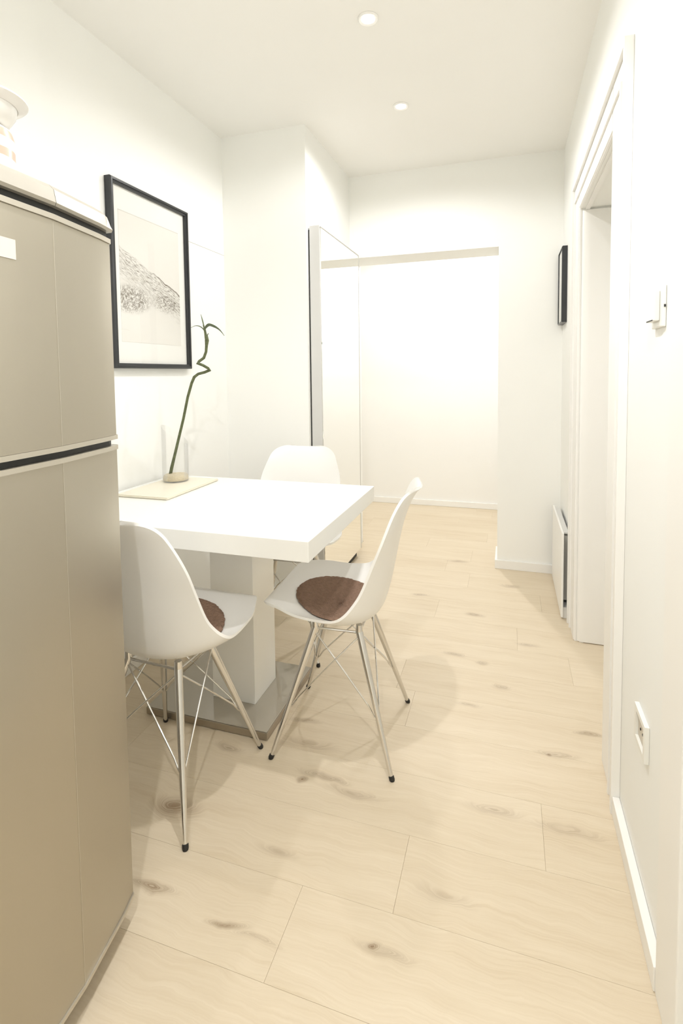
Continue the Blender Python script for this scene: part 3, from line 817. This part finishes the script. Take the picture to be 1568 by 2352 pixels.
leaf([(469, 756), (474, 748), (480, 744), (489, 747), (497, 751), (506, 758), (515, 771)], .0095, (0, -.01, -.02, -.03, -.035, -.04, -.045))
leaf([(474, 772), (477, 768), (479, 765)], .0022, (0, 0, 0))

# ------------------------------------------------------------------ switch, socket, radiator on the right wall
po = Vector((XR, 1.195, 1.286))
t = thing('light_switch', 'white light switch with a raised dimmer on the right wall', 'switch', po)
obj('plate', at(box_bm((XR-.007, 1.163, 1.284), (XR-.0005, 1.243, 1.366), .002), -po), SWITCH, t)
obj('rocker', at(box_bm((XR-.018, 1.182, 1.297), (XR-.0072, 1.236, 1.357), .002), -po), SWITCH, t)
obj('slot', at(box_bm((XR-.0188, 1.190, 1.2975), (XR-.0181, 1.236, 1.3000)), -po), BLACK, t)
obj('side_notch', at(box_bm((XR-.005, 1.1610, 1.322), (XR-.002, 1.1629, 1.327)), -po), BLACK, t)
po = Vector((XR, 1.262, .354))
t = thing('wall_socket', 'white power socket low on the right wall above the baseboard', 'socket', po)
bm = bmesh.new()      # frame with an opening
for lo, hi in (((1.215, .354), (1.309, .366)), ((1.215, .424), (1.309, .436)), ((1.215, .366), (1.228, .424)), ((1.296, .366), (1.309, .424))):
    add_box(bm, (XR-.010, lo[0], lo[1]), (XR-.0005, hi[0], hi[1]))
obj('plate', at(bm, -po), SWITCH, t)
bm = bmesh.new()
add_box(bm, (XR-.004, 1.2283, .3663), (XR-.0006, 1.2957, .4237))
obj('insert', at(bm, -po), SOCK_D, t)
bm = bmesh.new()
for yy in (1.252, 1.272):
    add_tube(bm, [(XR-.0042, yy, .395), (XR-.0056, yy, .395)], .0028, 12)
obj('pin_hole', at(bm, -po), BLACK, t)

RY0, RY1, RZ0, RZ1 = 2.648, 3.20, .012, .425
po = Vector((XR-.02, 2.9, 0))
t = thing('panel_radiator', 'low white panel radiator on the right wall under the small picture', 'radiator', po)
obj('front_panel', at(box_bm((XR-.046, RY0, RZ0), (XR-.036, RY1, RZ1), .002), -po), TRIM, t)
obj('back_panel', at(box_bm((XR-.010, RY0+.01, RZ0+.07), (XR-.002, RY1-.01, RZ1-.05), .001), -po), BLACK, t)
obj('top_grille', at(box_bm((XR-.0355, RY0+.035, RZ1-.012), (XR-.012, RY1-.01, RZ1-.006)), -po), ALU, t)
for yy in (2.78, 3.06):
    obj('bracket', at(box_bm((XR-.0358, yy, .10), (XR-.0005, yy+.025, .36)), -po), ALU, t)
for i in range(9):
    yy = RY0+.05+i*.055
    obj('fin', at(box_bm((XR-.0355, yy, .08), (XR-.0105, yy+.002, .40)), -po), SEAM, t)
bm = bmesh.new(); add_tube(bm, [(XR-.024, RY1-.04, .0005), (XR-.024, RY1-.04, .09)], .008, 12); obj('pipe', at(bm, -po), TRIM, t, True)
obj('base_rail', at(box_bm((XR-.0358, RY0+.02, .0008), (XR-.0006, RY1-.06, .055), .001), -po), TRIM, t)
